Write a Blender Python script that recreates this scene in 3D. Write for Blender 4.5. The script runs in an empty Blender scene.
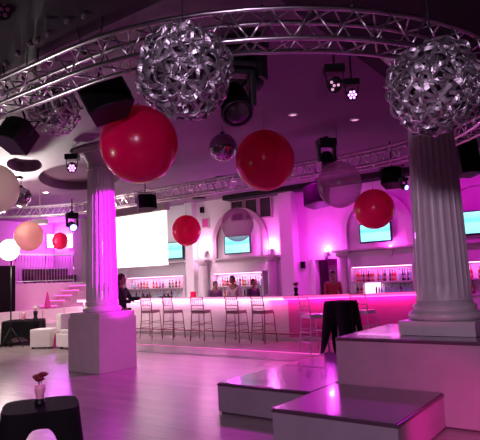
import bpy, bmesh, math, random
from mathutils import Vector, Matrix, Euler
random.seed(7)
PI = math.pi
col = bpy.context.scene.collection

# ------------------------------------------------------------------ camera model (480x440 photograph)
F = 540.0; PITCH = math.radians(6.2); ROLL = math.radians(-2.3); EYE = 1.6
fwd = Vector((0, math.cos(PITCH), math.sin(PITCH)))
r0 = Vector((1, 0, 0)); u0 = r0.cross(fwd)
cr = r0*math.cos(ROLL) + u0*math.sin(ROLL); cu = -r0*math.sin(ROLL) + u0*math.cos(ROLL)
CAM = Vector((0, 0, EYE))
def ray(x, y): return fwd + cr*((x-240)/F) - cu*((y-220)/F)
def on_z(x, y, z):
    d = ray(x, y); return CAM + d*((z-EYE)/d.z)
def on_y(x, y, Y):
    d = ray(x, y); return CAM + d*(Y/d.y)
# room frame: t runs along the bar wall, n runs towards the bar wall
ANG = math.atan2(-.585, .811)
T = Vector((math.cos(ANG), math.sin(ANG), 0)); N = Vector((-math.sin(ANG), math.cos(ANG), 0))
def W(t, n, z=0): return T*t + N*n + Vector((0, 0, z))
def on_n(x, y, n):
    d = ray(x, y); return CAM + d*(n/d.dot(N))
def on_t(x, y, t):
    d = ray(x, y); return CAM + d*(t/d.dot(T))
def tn(p): return p.dot(T), p.dot(N)

# ------------------------------------------------------------------ materials
M = {}
def mat(name, rgb, rough=.5, metal=0, emit=None, es=0, trans=0, noise=0, nscale=8, coat=0, bump=0, spec=.5, alpha=1, sss=0, stretch=None):
    m = bpy.data.materials.new(name); m.use_nodes = True
    nt = m.node_tree; b = nt.nodes['Principled BSDF']
    b.inputs['Base Color'].default_value = (*rgb, 1)
    b.inputs['Roughness'].default_value = rough
    b.inputs['Metallic'].default_value = metal
    b.inputs['Specular IOR Level'].default_value = spec
    b.inputs['Coat Weight'].default_value = coat
    b.inputs['Transmission Weight'].default_value = trans
    b.inputs['Alpha'].default_value = alpha
    if sss:
        b.inputs['Subsurface Weight'].default_value = sss
        b.inputs['Subsurface Radius'].default_value = (.3, .1, .1)
    if emit:
        b.inputs['Emission Color'].default_value = (*emit, 1); b.inputs['Emission Strength'].default_value = es
    tc = nt.nodes.new('ShaderNodeTexCoord'); mp = nt.nodes.new('ShaderNodeMapping')
    nz = nt.nodes.new('ShaderNodeTexNoise'); nz.inputs['Scale'].default_value = nscale
    nz.inputs['Detail'].default_value = 4
    if stretch: mp.inputs['Scale'].default_value = stretch
    nt.links.new(tc.outputs['Object'], mp.inputs['Vector']); nt.links.new(mp.outputs['Vector'], nz.inputs['Vector'])
    rm = nt.nodes.new('ShaderNodeValToRGB')
    k = noise or .04
    rm.color_ramp.elements[0].position = .3; rm.color_ramp.elements[1].position = .7
    rm.color_ramp.elements[0].color = (*[c*(1-k) for c in rgb], 1)
    rm.color_ramp.elements[1].color = (*[min(1, c*(1+k)) for c in rgb], 1)
    nt.links.new(nz.outputs['Fac'], rm.inputs['Fac']); nt.links.new(rm.outputs['Color'], b.inputs['Base Color'])
    if bump:
        bp = nt.nodes.new('ShaderNodeBump'); bp.inputs['Strength'].default_value = bump
        bp.inputs['Distance'].default_value = .01
        nt.links.new(nz.outputs['Fac'], bp.inputs['Height']); nt.links.new(bp.outputs['Normal'], b.inputs['Normal'])
    M[name] = m
    return m
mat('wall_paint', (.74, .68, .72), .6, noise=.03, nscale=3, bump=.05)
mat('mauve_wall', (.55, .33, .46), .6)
mat('ceiling_paint', (.17, .095, .155), .75, noise=.05, nscale=1.5)
mat('ceiling_plum', (.20, .13, .19), .7, noise=.05, nscale=1.5)
mat('ceiling_black', (.006, .005, .006), .8)
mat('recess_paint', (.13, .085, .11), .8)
mat('plaster', (.52, .46, .47), .35, coat=.3, noise=.05, nscale=6, bump=.03)
mat('white_paint', (.62, .55, .58), .5)
mat('foil_core', (.20, .17, .19), .5, metal=.6, noise=.6, nscale=30, bump=.6)
mat('platform_side', (.30, .24, .28), .55, noise=.06, nscale=5)
mat('platform_top', (.16, .11, .15), .16, coat=.3, noise=.12, nscale=4, bump=.02)
mat('platform_trim', (.08, .035, .06), .35)
mat('steel', (.62, .58, .62), .28, metal=1, noise=.1, nscale=20)
mat('chrome', (.8, .8, .82), .12, metal=1)
mat('foil', (.62, .60, .62), .45, metal=1, noise=.15, nscale=15)
mat('black_plastic', (.005, .005, .006), .45, spec=.3)
mat('black_grille', (.003, .003, .003), .9, spec=.1, noise=.4, nscale=300, bump=.5)
mat('black_cloth', (.004, .0035, .0045), .85, spec=.15, bump=.1, nscale=40)
mat('screen_fabric', (.93, .9, .86), .8, emit=(1, .97, .90), es=1.05)
mat('housing_grey', (.30, .28, .29), .5)
mat('tv_bezel', (.01, .01, .02), .3)
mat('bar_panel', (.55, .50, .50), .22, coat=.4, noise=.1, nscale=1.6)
mat('bar_panel_pink_lit', (.50, .13, .32), .22, coat=.4, noise=.1, nscale=1.6)  # same panel with the magenta wash light put into its colour
mat('bar_top', (.75, .42, .48), .18, coat=.5)
mat('led_pink', (1, .3, .7), .4, emit=(1, .03, .48), es=9)
mat('led_pale', (1, .8, .9), .4, emit=(1, .42, .78), es=9)
mat('floor_strip', (.8, .35, .6), .3, emit=(1, .15, .6), es=.45)
mat('led_shelf', (1, .8, .9), .4, emit=(1, .42, .85), es=5)
mat('edge_red', (1, .3, .5), .4, emit=(1, .06, .28), es=1.5)
mat('edge_pale', (1, .5, .7), .4, emit=(1, .35, .62), es=1.0)
mat('led_edge', (1, .3, .8), .4, emit=(1, .08, .55), es=2.2)
mat('lamp_white', (1, 1, 1), .4, emit=(1, .86, .80), es=12)
mat('lamp_soft', (1, 1, 1), .4, emit=(1, .75, .9), es=22)
mat('lamp_purple', (1, .6, 1), .4, emit=(.85, .30, 1), es=4)
mat('dark_metal', (.12, .11, .12), .15, metal=1)
mat('lens_dull', (.30, .09, .2), .3)
mat('bulb_dim', (.10, .085, .09), .3)
mat('lamp_blue', (.4, .5, 1), .4, emit=(.18, .2, 1), es=7)
mat('downlight_glass', (.8, .6, .7), .4, emit=(1, .45, .75), es=.7)
mat('stool_metal', (.22, .09, .12), .35, metal=.3)
mat('stool_cushion', (.20, .08, .12), .6)
mat('acrylic_white', (.50, .42, .50), .2)
mat('sofa_white', (.78, .74, .70), .55, bump=.1)
mat('dark_wood', (.03, .018, .022), .4)
mat('terrace_dark', (.11, .05, .09), .6)
mat('skin', (.24, .11, .09), .6); mat('skin_pale', (.55, .32, .28), .5)  # backlit darkness of the bartenders is put into the darker skin colour
mat('hair_dark', (.012, .007, .010), .5); mat('hair_pink_lit', (.14, .03, .06), .5)  # second tone is dark hair with the pink light put into its colour
mat('shirt_black', (.012, .010, .014), .7); mat('shirt_pink', (.55, .35, .45), .7)
mat('shirt_purple', (.10, .03, .10), .7); mat('shirt_red', (.35, .02, .05), .7)
mat('trouser', (.012, .010, .014), .7); mat('eye', (.02, .01, .01), .2); mat('lip', (.35, .08, .09), .5)
mat('rose', (.20, .01, .03), .55); mat('pink_glass', (.85, .35, .50), .15); mat('leaf', (.02, .06, .02), .5)
mat('white_flower', (.8, .7, .72), .6); mat('magenta_cloth', (.6, .04, .30), .7)
mat('socket', (.25, .2, .25), .5); mat('dark_glass', (.06, .03, .05), .15)
mat('cable_black', (.01, .01, .01), .6)

def balloon_mat(name, rgb, see=0.0, rough=.22):
    m = bpy.data.materials.new(name); m.use_nodes = True; nt = m.node_tree
    b = nt.nodes['Principled BSDF']; b.inputs['Roughness'].default_value = rough
    tc = nt.nodes.new('ShaderNodeTexCoord'); nz = nt.nodes.new('ShaderNodeTexNoise'); nz.inputs['Scale'].default_value = 2
    rm = nt.nodes.new('ShaderNodeValToRGB')
    rm.color_ramp.elements[0].color = (*[c*.93 for c in rgb], 1); rm.color_ramp.elements[1].color = (*rgb, 1)
    nt.links.new(tc.outputs['Object'], nz.inputs['Vector']); nt.links.new(nz.outputs['Fac'], rm.inputs['Fac'])
    nt.links.new(rm.outputs['Color'], b.inputs['Base Color'])
    tr = nt.nodes.new('ShaderNodeBsdfTranslucent'); nt.links.new(rm.outputs['Color'], tr.inputs['Color'])
    mx = nt.nodes.new('ShaderNodeMixShader'); mx.inputs['Fac'].default_value = .42
    nt.links.new(b.outputs[0], mx.inputs[1]); nt.links.new(tr.outputs[0], mx.inputs[2])
    out = nt.nodes['Material Output']; last = mx
    if see:
        tp = nt.nodes.new('ShaderNodeBsdfTransparent'); m2 = nt.nodes.new('ShaderNodeMixShader')
        fr = nt.nodes.new('ShaderNodeLayerWeight'); fr.inputs['Blend'].default_value = .25
        ma = nt.nodes.new('ShaderNodeMath'); ma.operation = 'MULTIPLY_ADD'
        ma.inputs[1].default_value = -see*.8; ma.inputs[2].default_value = see; ma.use_clamp = True
        nt.links.new(fr.outputs['Facing'], ma.inputs[0]); nt.links.new(ma.outputs[0], m2.inputs['Fac'])
        nt.links.new(mx.outputs[0], m2.inputs[1]); nt.links.new(tp.outputs[0], m2.inputs[2]); last = m2
    nt.links.new(last.outputs[0], out.inputs['Surface']); M[name] = m
balloon_mat('balloon_red', (.85, .001, .12))
balloon_mat('balloon_scarlet', (1.0, .02, .17))
balloon_mat('balloon_lilac', (.42, .15, .32), .60)
balloon_mat('balloon_peach', (.97, .60, .52), .1)
balloon_mat('balloon_white', (.85, .70, .66), .1)

def floor_mat():
    m = bpy.data.materials.new('floor_vinyl'); m.use_nodes = True; nt = m.node_tree; b = nt.nodes['Principled BSDF']
    tc = nt.nodes.new('ShaderNodeTexCoord'); mp = nt.nodes.new('ShaderNodeMapping')
    mp.inputs['Rotation'].default_value = (0, 0, -ANG)
    nt.links.new(tc.outputs['Object'], mp.inputs['Vector'])
    br = nt.nodes.new('ShaderNodeTexBrick'); br.inputs['Scale'].default_value = 1
    br.inputs['Brick Width'].default_value = 1.2; br.inputs['Row Height'].default_value = .18
    br.inputs['Mortar Size'].default_value = .002
    br.inputs['Color1'].default_value = (.40, .33, .335, 1); br.inputs['Color2'].default_value = (.33, .27, .28, 1)
    br.inputs['Mortar'].default_value = (.25, .2, .21, 1)
    nt.links.new(mp.outputs['Vector'], br.inputs['Vector'])
    nz = nt.nodes.new('ShaderNodeTexNoise'); nz.inputs['Scale'].default_value = 3; nz.inputs['Detail'].default_value = 6
    mp2 = nt.nodes.new('ShaderNodeMapping'); mp2.inputs['Scale'].default_value = (.6, 6, 1)
    nt.links.new(mp.outputs['Vector'], mp2.inputs['Vector']); nt.links.new(mp2.outputs['Vector'], nz.inputs['Vector'])
    mx = nt.nodes.new('ShaderNodeMix'); mx.data_type = 'RGBA'; mx.blend_type = 'MULTIPLY'; mx.inputs['Factor'].default_value = .35
    nt.links.new(br.outputs['Color'], mx.inputs[6]); nt.links.new(nz.outputs['Fac'], mx.inputs[7])
    nt.links.new(mx.outputs[2], b.inputs['Base Color'])
    b.inputs['Roughness'].default_value = .27
    bp = nt.nodes.new('ShaderNodeBump'); bp.inputs['Strength'].default_value = .08; bp.inputs['Distance'].default_value = .01
    nt.links.new(nz.outputs['Fac'], bp.inputs['Height']); nt.links.new(bp.outputs['Normal'], b.inputs['Normal'])
    M['floor'] = m
floor_mat()

def tv_mat():
    m = bpy.data.materials.new('tv_picture'); m.use_nodes = True; nt = m.node_tree; b = nt.nodes['Principled BSDF']
    b.inputs['Base Color'].default_value = (.02, .02, .02, 1); b.inputs['Roughness'].default_value = .2
    tc = nt.nodes.new('ShaderNodeTexCoord'); sp = nt.nodes.new('ShaderNodeSeparateXYZ')
    nt.links.new(tc.outputs['Generated'], sp.inputs[0])
    rm = nt.nodes.new('ShaderNodeValToRGB'); e = rm.color_ramp.elements
    e[0].position = 0; e[0].color = (.25, .75, .85, 1); e[1].position = 1; e[1].color = (.35, .80, .95, 1)
    k = e.new(.45); k.color = (.30, .85, .80, 1); k = e.new(.6); k.color = (.12, .55, .75, 1)
    nt.links.new(sp.outputs['Z'], rm.inputs['Fac']); nt.links.new(rm.outputs['Color'], b.inputs['Emission Color'])
    b.inputs['Emission Strength'].default_value = 1.7; M['tv_picture'] = m
tv_mat()

# ------------------------------------------------------------------ mesh builder
class MB:
    def __init__(s): s.bm = bmesh.new(); s.mi = 0
    def faces(s, vs, fs):
        v = [s.bm.verts.new(p) for p in vs]
        for f in fs:
            try:
                q = s.bm.faces.new([v[i] for i in f]); q.material_index = s.mi
            except ValueError: pass
        return s
    def box(s, c, size, rz=0, R=None):
        c = Vector(c); R = R or Matrix.Rotation(rz, 3, 'Z'); h = Vector(size)/2
        vs = [c + R @ Vector((sx*h.x, sy*h.y, sz*h.z)) for sz in (-1, 1) for sx, sy in ((-1, -1), (1, -1), (1, 1), (-1, 1))]
        return s.faces(vs, [(3, 2, 1, 0), (4, 5, 6, 7), (0, 1, 5, 4), (1, 2, 6, 5), (2, 3, 7, 6), (3, 0, 4, 7)])
    def tube(s, pts, r, seg=8, caps=True, closed=False):
        pts = [Vector(p) for p in pts]; n = len(pts); rings = []
        rr = r if isinstance(r, (list, tuple)) else [r]*n
        up = None
        for i, p in enumerate(pts):
            if closed: d = pts[(i+1) % n] - pts[i-1]
            else: d = pts[min(i+1, n-1)] - pts[max(i-1, 0)]
            d.normalize()
            if up is None: up = Vector((0, 0, 1)) if abs(d.z) < .9 else Vector((1, 0, 0))
            a = d.cross(up)
            if a.length < 1e-4: a = d.orthogonal()
            a.normalize(); b = a.cross(d).normalized(); up = b
            rings.append([s.bm.verts.new(p + (a*math.cos(q)+b*math.sin(q))*rr[i]) for q in [2*PI*k/seg for k in range(seg)]])
        for i in range(n if closed else n-1):
            A, B = rings[i], rings[(i+1) % n]
            for k in range(seg):
                f = s.bm.faces.new((A[k], A[(k+1) % seg], B[(k+1) % seg], B[k])); f.material_index = s.mi; f.smooth = True
        if caps and not closed:
            for ring in (rings[0][::-1], rings[-1]):
                f = s.bm.faces.new(ring); f.material_index = s.mi
        return s
    def lathe(s, prof, c=(0, 0, 0), seg=32, R=None, flute=0, smooth=True, caps=True):
        c = Vector(c); rings = []
        for r, z in prof:
            ring = []
            for k in range(seg):
                a = 2*PI*k/seg; rad = r
                v = Vector((rad*math.cos(a), rad*math.sin(a), z))
                if R: v = R @ v
                ring.append(s.bm.verts.new(c+v))
            rings.append(ring)
        for A, B in zip(rings, rings[1:]):
            for k in range(seg):
                f = s.bm.faces.new((A[k], A[(k+1) % seg], B[(k+1) % seg], B[k])); f.material_index = s.mi; f.smooth = smooth
        if caps:
            for ring in (rings[0][::-1], rings[-1]):
                f = s.bm.faces.new(ring); f.material_index = s.mi
        return s
    def ball(s, c, r, seg=24, rings=14, sc=(1, 1, 1), R=None):
        prof = [(max(1e-4, r*math.sin(PI*i/rings)), -r*math.cos(PI*i/rings)) for i in range(rings+1)]
        c = Vector(c); n0 = len(s.bm.verts); s.lathe(prof, (0, 0, 0), seg)
        s.bm.verts.ensure_lookup_table()
        for v in s.bm.verts[n0:]:
            q = Vector((v.co.x*sc[0], v.co.y*sc[1], v.co.z*sc[2])); v.co = (R @ q if R else q) + c
        return s
    def prism(s, pts, z0, z1):
        n = len(pts)
        vs = [Vector((p[0], p[1], z0)) for p in pts] + [Vector((p[0], p[1], z1)) for p in pts]
        return s.faces(vs, [tuple(range(n))[::-1], tuple(range(n, 2*n))] + [(i, (i+1) % n, n+(i+1) % n, n+i) for i in range(n)])
    def mesh(s, name, mats, bevel=0):
        bmesh.ops.recalc_face_normals(s.bm, faces=s.bm.faces)
        if bevel: bmesh.ops.bevel(s.bm, geom=[e for e in s.bm.edges if e.is_manifold and e.calc_face_angle(0) > .6], offset=bevel, segments=2, affect='EDGES', profile=.7)
        me = bpy.data.meshes.new(name); s.bm.to_mesh(me); s.bm.free()
        for m in (mats if isinstance(mats, (list, tuple)) else [mats]): me.materials.append(M[m])
        return me
    def build(s, name, mats, parent=None, bevel=0, loc=None, rz=None):
        o = bpy.data.objects.new(name, s.mesh(name, mats, bevel)); col.objects.link(o)
        if parent: o.parent = parent
        if loc is not None: o.location = loc
        if rz is not None: o.rotation_euler.z = rz
        return o

def tag(o, label, cat, group=None, kind=None):
    if label: o['label'] = label
    if cat: o['category'] = cat
    if group: o['group'] = group
    if kind: o['kind'] = kind
    return o
def thing(name, label, cat, loc=(0, 0, 0), rz=0, group=None, rot=None):
    o = bpy.data.objects.new(name, None); o.empty_display_size = .1; col.objects.link(o)
    o.location = loc; o.rotation_euler = rot if rot else (0, 0, rz)
    return tag(o, label, cat, group)
def copy_tree(o, parent=None):
    c = o.copy(); col.objects.link(c)
    if parent: c.parent = parent
    for ch in [k for k in col.objects if k.parent == o]: copy_tree(ch, c)
    return c
def struct(mb, name, m, bevel=0):
    o = mb.build(name, m, None, bevel); o['kind'] = 'structure'; return o
def tnbox(mb, t0, t1, n0, n1, z0, z1):
    return mb.box(W((t0+t1)/2, (n0+n1)/2, (z0+z1)/2), (abs(t1-t0), abs(n1-n0), abs(z1-z0)), ANG)

def light(kind, loc, power, color, target=None, radius=.1, size=1, size_y=None, angle=60, blend=.6):
    d = bpy.data.lights.new('lamp', kind); d.energy = power; d.color = color
    if kind == 'AREA':
        d.size = size
        if size_y: d.shape = 'RECTANGLE'; d.size_y = size_y
    else: d.shadow_soft_size = radius
    if kind == 'SPOT': d.spot_size = math.radians(angle); d.spot_blend = blend
    o = bpy.data.objects.new('lamp', d); col.objects.link(o); o.location = loc
    if target is not None: o.rotation_euler = (Vector(target)-Vector(loc)).to_track_quat('-Z', 'Y').to_euler()
    return o
MAG = (1, .05, .75); MAG2 = (1, .03, .42); PINK = (1, .42, .78); VIO = (.75, .08, 1); WARM = (1, .82, .74)
CZ = 4.25        # ceiling height
WN = 14.0        # bar wall
TL = -16.5       # terrace front wall

# ------------------------------------------------------------------ the setting
mb = MB(); tnbox(mb, -24, 6, -4, 17, -.1, 0)
fl = struct(mb, 'floor', 'floor')

def ceiling_with_recesses():
    cu_ = bpy.data.curves.new('c', 'CURVE'); cu_.dimensions = '2D'; cu_.fill_mode = 'BOTH'
    def spl(pts):
        s = cu_.splines.new('POLY'); s.points.add(len(pts)-1)
        for p, q in zip(s.points, pts): p.co = (q[0], q[1], 0, 1)
        s.use_cyclic_u = True
    spl([(-24, 3.48), (-2.45, 3.48), (-2.45, 17), (-24, 17)])
    ells = []
    e1c = on_z(24.5, 165, CZ); e2c = on_z(80, 178, CZ)
    for c, a, b, rot in ((tn(e1c), .80, .36, 2.58), (tn(e2c), 1.75, .97, 2.6)):
        pts = []
        for k in range(48):
            q = 2*PI*k/48; x = a*math.cos(q); y = b*math.sin(q)
            pts.append((c[0]+x*math.cos(rot)-y*math.sin(rot), c[1]+x*math.sin(rot)+y*math.cos(rot)))
        ells.append(pts); spl(pts)
    o = bpy.data.objects.new('c', cu_); col.objects.link(o)
    dg = bpy.context.evaluated_depsgraph_get(); me = bpy.data.meshes.new_from_object(o.evaluated_get(dg))
    bpy.data.objects.remove(o)
    bm = bmesh.new(); bm.from_mesh(me)
    for f in bm.faces: f.material_index = 0
    for pts in ells:
        lo = [bm.verts.new((x, y, 0)) for x, y in pts]; hi = [bm.verts.new((x, y, .22)) for x, y in pts]
        for k in range(len(pts)):
            f = bm.faces.new((lo[k], lo[(k+1) % 48], hi[(k+1) % 48], hi[k])); f.material_index = 0
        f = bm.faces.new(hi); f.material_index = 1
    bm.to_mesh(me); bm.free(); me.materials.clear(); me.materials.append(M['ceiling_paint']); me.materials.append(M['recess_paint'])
    c = bpy.data.objects.new('ceiling', me); col.objects.link(c); c.location.z = CZ; c.rotation_euler.z = ANG; c['kind'] = 'structure'
ceiling_with_recesses()
# black painted ceiling over the near bay and the right bay
mb = MB(); tnbox(mb, -24, 6, -1.5, 3.48, CZ-.06, CZ+.1); tnbox(mb, -2.45, 6, 3.48, 17, CZ-.06, CZ+.1)
o = struct(mb, 'ceiling_black', 'ceiling_black')

# bar wall, with a doorway
D0, D1 = -7.46, -6.72
mb = MB(); tnbox(mb, -17.5, D0, WN, WN+.2, 0, CZ); tnbox(mb, D1, 4, WN, WN+.2, 0, CZ); tnbox(mb, D0, D1, WN, WN+.2, 2.06, CZ)
struct(mb, 'wall_back', 'wall_paint')
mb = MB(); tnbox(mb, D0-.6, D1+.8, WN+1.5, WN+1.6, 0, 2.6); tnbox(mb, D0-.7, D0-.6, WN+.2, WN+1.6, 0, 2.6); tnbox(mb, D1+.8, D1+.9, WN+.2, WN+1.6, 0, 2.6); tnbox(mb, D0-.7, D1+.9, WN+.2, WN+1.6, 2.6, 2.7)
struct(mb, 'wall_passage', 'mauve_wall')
dr = thing('door_1', None, None, W(D0, WN, 0), ANG); dr['kind'] = 'structure'
mb = MB(); mb.box((-.03, -.02, 1.03), (.07, .1, 2.06)); mb.box((D1-D0+.03, -.02, 1.03), (.07, .1, 2.06)); mb.box(((D1-D0)/2, -.02, 2.09), (D1-D0+.13, .1, .07))
mb.build('door_frame', 'wall_paint', dr)
R_ = Matrix.Rotation(math.radians(100), 3, 'Z')
mb = MB(); mb.box(Vector((.03, .22, 1.02)) + R_ @ Vector((.35, 0, 0)), (.70, .045, 2.02), R=R_)
lf = mb.build('door_leaf', 'dark_wood', dr)
mb = MB(); mb.ball(Vector((.03, .22, 1.02)) + R_ @ Vector((.64, -.06, 0)), .03, 12, 8); mb.build('door_knob', 'chrome', lf)

# side walls of the hall
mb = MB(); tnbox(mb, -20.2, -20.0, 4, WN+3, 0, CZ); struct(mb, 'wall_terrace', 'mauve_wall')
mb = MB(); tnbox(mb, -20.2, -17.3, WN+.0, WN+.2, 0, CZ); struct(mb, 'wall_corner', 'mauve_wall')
mb = MB(); tnbox(mb, TL-.15, TL, 4, WN, 0, 1.72); struct(mb, 'wall_left', 'wall_paint')
mb = MB(); tnbox(mb, -20, TL-.15, 4, WN, 1.5, 1.70); struct(mb, 'floor_terrace', 'terrace_dark')
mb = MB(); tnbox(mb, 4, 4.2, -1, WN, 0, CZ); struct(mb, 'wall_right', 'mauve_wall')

# wall pier, soffit above the bar and trims
mb = MB(); tnbox(mb, -8.42, -7.98, WN-.35, WN, 0, CZ); struct(mb, 'trim_1', 'wall_paint')
mb = MB(); tnbox(mb, -12.3, -11.95, WN-.2, WN, 1.03, CZ); struct(mb, 'trim_2', 'wall_paint')
mb = MB(); tnbox(mb, -10.4, -2.46, WN-.5, WN, 4.10, CZ); struct(mb, 'trim_3', 'ceiling_black')
# floor inlays in front of the bar
mb = MB(); tnbox(mb, -14, -4.6, 9.98, 10.03, 0, .012); struct(mb, 'trim_4', 'floor_strip')
mb = MB(); tnbox(mb, -14, -4.2, 9.0, 9.22, 0, .004); struct(mb, 'trim_5', 'dark_wood')

a_ = tn(on_n(76, 250, 13.7))[0]; b_ = tn(on_n(83.5, 250, 13.7))[0]
mb = MB(); tnbox(mb, a_, b_, 13.6, 13.98, 1.71, CZ); struct(mb, 'trim_9', 'wall_paint')
# high windows over the left arch
for k, (x0, x1) in enumerate(((232, 244), (246, 258), (260, 272))):
    a = tn(on_n(x0, 208, WN))[0]; b = tn(on_n(x1, 208, WN))[0]
    w = thing('window_%d' % (k+1), None, None, W((a+b)/2, WN, 3.78), ANG); w['kind'] = 'structure'
    wd = b-a; mb = MB(); mb.box((0, -.01, 0), (wd, .02, .62)); mb.build('pane', 'dark_glass', w)
    mb = MB()
    for s in (-1, 1): mb.box((s*wd/2, -.03, 0), (.04, .06, .66)); mb.box((0, -.03, s*.32), (wd, .06, .04))
    mb.build('window_frame', 'mauve_wall', w)

# arch mouldings around the screens
def arch(tc, rin, name):
    mb = MB(); pr = []; pi = []
    zc = 2.78; ro = rin+.17
    out = [(tc-ro, 2.3)] + [(tc-ro*math.cos(PI*k/24), zc+ro*math.sin(PI*k/24)) for k in range(25)] + [(tc+ro, 2.3)]
    inn = [(tc-rin, 2.3)] + [(tc-rin*math.cos(PI*k/24), zc+rin*math.sin(PI*k/24)) for k in range(25)] + [(tc+rin, 2.3)]
    vs = []; fs = []
    for (a, b), (c, d) in zip(out, inn):
        vs += [W(a, WN-.09, b), W(c, WN-.09, d), W(c, WN, d), W(a, WN, b)]
    for i in range(len(out)-1):
        q = 4*i
        for k in range(4): fs.append((q+k, q+(k+1) % 4, q+4+(k+1) % 4, q+4+k))
    fs += [(0, 1, 2, 3), (len(vs)-1, len(vs)-2, len(vs)-3, len(vs)-4)]
    mb.faces(vs, fs); struct(mb, name, 'mauve_wall' if tc < -9 else 'wall_paint')
arch(-10.12, .92, 'trim_6'); arch(-5.55, .85, 'trim_7'); arch(-2.95, .85, 'trim_8')

# ------------------------------------------------------------------ back bar: pillars, ledges, shelves
ZU, ZL = 1.40, 1.04
cab = thing('back_bar_cabinet', 'long pale cabinet counter under the bottle shelves behind the bar', 'cabinet', W(-11.4, WN-.22, 0), ANG)
mb = MB(); mb.box((0, 0, .5), (7.8, .40, .96)); mb.build('cabinet_body', 'wall_paint', cab)
mb = MB(); mb.box((0, -.02, 1.0), (7.8, .44, .04)); mb.build('worktop', 'white_paint', cab)
for k in range(12):
    mb = MB(); mb.box((-3.6+k*.65, -.21, .5), (.6, .02, .85)); d_ = mb.build('door', 'white_paint', cab)
cab2 = thing('back_bar_cabinet', 'magenta-lit cabinet counter under the shelves right of the doorway', 'cabinet', W(-4.0, WN-.22, 0), ANG)
mb = MB(); mb.box((0, 0, .5), (4.6, .40, .96)); mb.build('cabinet_body', 'wall_paint', cab2)
mb = MB(); mb.box((0, -.02, 1.0), (4.6, .44, .04)); mb.build('worktop', 'white_paint', cab2)

bay_desc = ['left of the round pillar, below the projection screen edge', 'under the arch with the second screen',
            'right of the doorway under the third screen', 'at the far right beside the big column']
bays = [(-15.2, -12.35), (-11.15, -9.15), (-6.28, -4.55), (-3.75, -1.9)]
for k, (a, b) in enumerate(bays):
    sh = thing('bottle_shelf', 'open backlit bottle shelf unit ' + bay_desc[k], 'shelf', W((a+b)/2, WN-.14, 0), ANG)
    w = b-a
    for z in (ZU-.03, 1.80):
        mb = MB(); mb.box((0, 0, z), (w, .26, .03)); mb.build('shelf_board', 'white_paint', sh)
    for q in (-1, 1): mb = MB(); mb.box((q*w/2, 0, 1.42), (.05, .27, .80)); mb.build('side_panel', 'white_paint', sh)
    mb = MB(); mb.box((0, 0, 2.26), (w+.1, .22, .05)); mb.build('ledge', 'white_paint', sh)
    la = light('AREA', W((a+b)/2, WN-.17, 1.76), 9 if k < 2 else 5, PINK if k < 2 else (1, .12, .95), size=w*.9, size_y=.04); la.rotation_euler = (0, 0, ANG)
    mb = MB(); mb.box((0, -.05, 1.775), (w-.1, .03, .015)); mb.build('light_strip', 'led_shelf', sh)
    if k == 2:
        mb = MB(); mb.box((-.33, .11, 1.2), (.42, .01, .28)); mb.build('backlight_panel', 'led_shelf', sh)
pill = [(-11.52, 'pale wall pillar with a lit sconce above left of the arch'), (-8.82, 'magenta wall pillar left of the tall wall pier'),
        (-6.52, 'magenta pillar at the right jamb of the doorway')]
for t, lab in pill:
    p = thing('pillar', lab, 'pillar', W(t, WN-.21, 1.021), ANG)
    mb = MB(); mb.box((0, 0, .04), (.36, .34, .08)); mb.build('base', 'white_paint', p)
    mb = MB(); mb.lathe([(.155, .08), (.15, .12), (.14, 1.06)], seg=20); mb.build('shaft', 'white_paint', p)
    mb = MB(); mb.lathe([(.145, 1.06), (.18, 1.14), (.18, 1.18)], seg=20); mb.box((0, 0, 1.215), (.42, .36, .07)); mb.build('capital', 'white_paint', p)

# wall sconces (on the pillars and by the doorway)
def sconce(px, py, lab, power, color, n=WN-.12):
    c = on_n(px, py, n)
    s = thing('wall_sconce', lab, 'lamp', c, ANG, 'wall sconces of the bar wall')
    mb = MB(); mb.box((0, .05, -.02), (.07, .12, .12)); mb.build('bracket', 'steel', s)
    mb = MB(); mb.lathe([(.03, -.16), (.05, -.1), (.05, .02), (.065, .04)], seg=12); mb.build('lamp_shade', 'white_paint', s)
    mb = MB(); mb.ball((0, 0, .075), .035, 12, 8); mb.build('bulb', 'lamp_soft', s)
    light('POINT', c+Vector((0, 0, .14))-N*.12, power, color, radius=.05)
sconce(205, 252, 'glowing sconce on the wall pillar left of the second screen', 36, PINK)
sconce(270, 250, 'glowing sconce left of the tall wall pier', 50, (1, .14, .85))
sconce(326, 253, 'glowing sconce above the bar doorway', 42, (1, .05, .95))
sconce(391, 250, 'small sconce below the right edge of the third screen', 14, MAG)

# ------------------------------------------------------------------ screens on the wall
def tv(t, z, w, lab):
    o = thing('television', lab, 'television', W(t, WN-.14, z), ANG)
    mb = MB(); mb.box((0, 0, 0), (w, .06, w*.5625+.02)); mb.build('bezel', 'tv_bezel', o, .008)
    mb = MB(); mb.box((0, -.032, .006), (w-.07, .004, w*.5625-.055)); mb.build('display', 'tv_picture', o)
    mb = MB(); mb.box((0, .08, 0), (.2, .1, .2)); mb.build('wall_bracket', 'black_plastic', o)
tv(-12.95, 2.66, 1.02, 'flat television glowing blue beside the projection screen')
tv(-10.13, 2.68, 1.02, 'flat television glowing turquoise under the lilac balloon')
tv(-5.53, 2.68, .90, 'flat television glowing turquoise below the red balloon near the right column')
tv(-2.86, 2.72, 1.02, 'flat television cut by the right edge, behind the big column')

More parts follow.
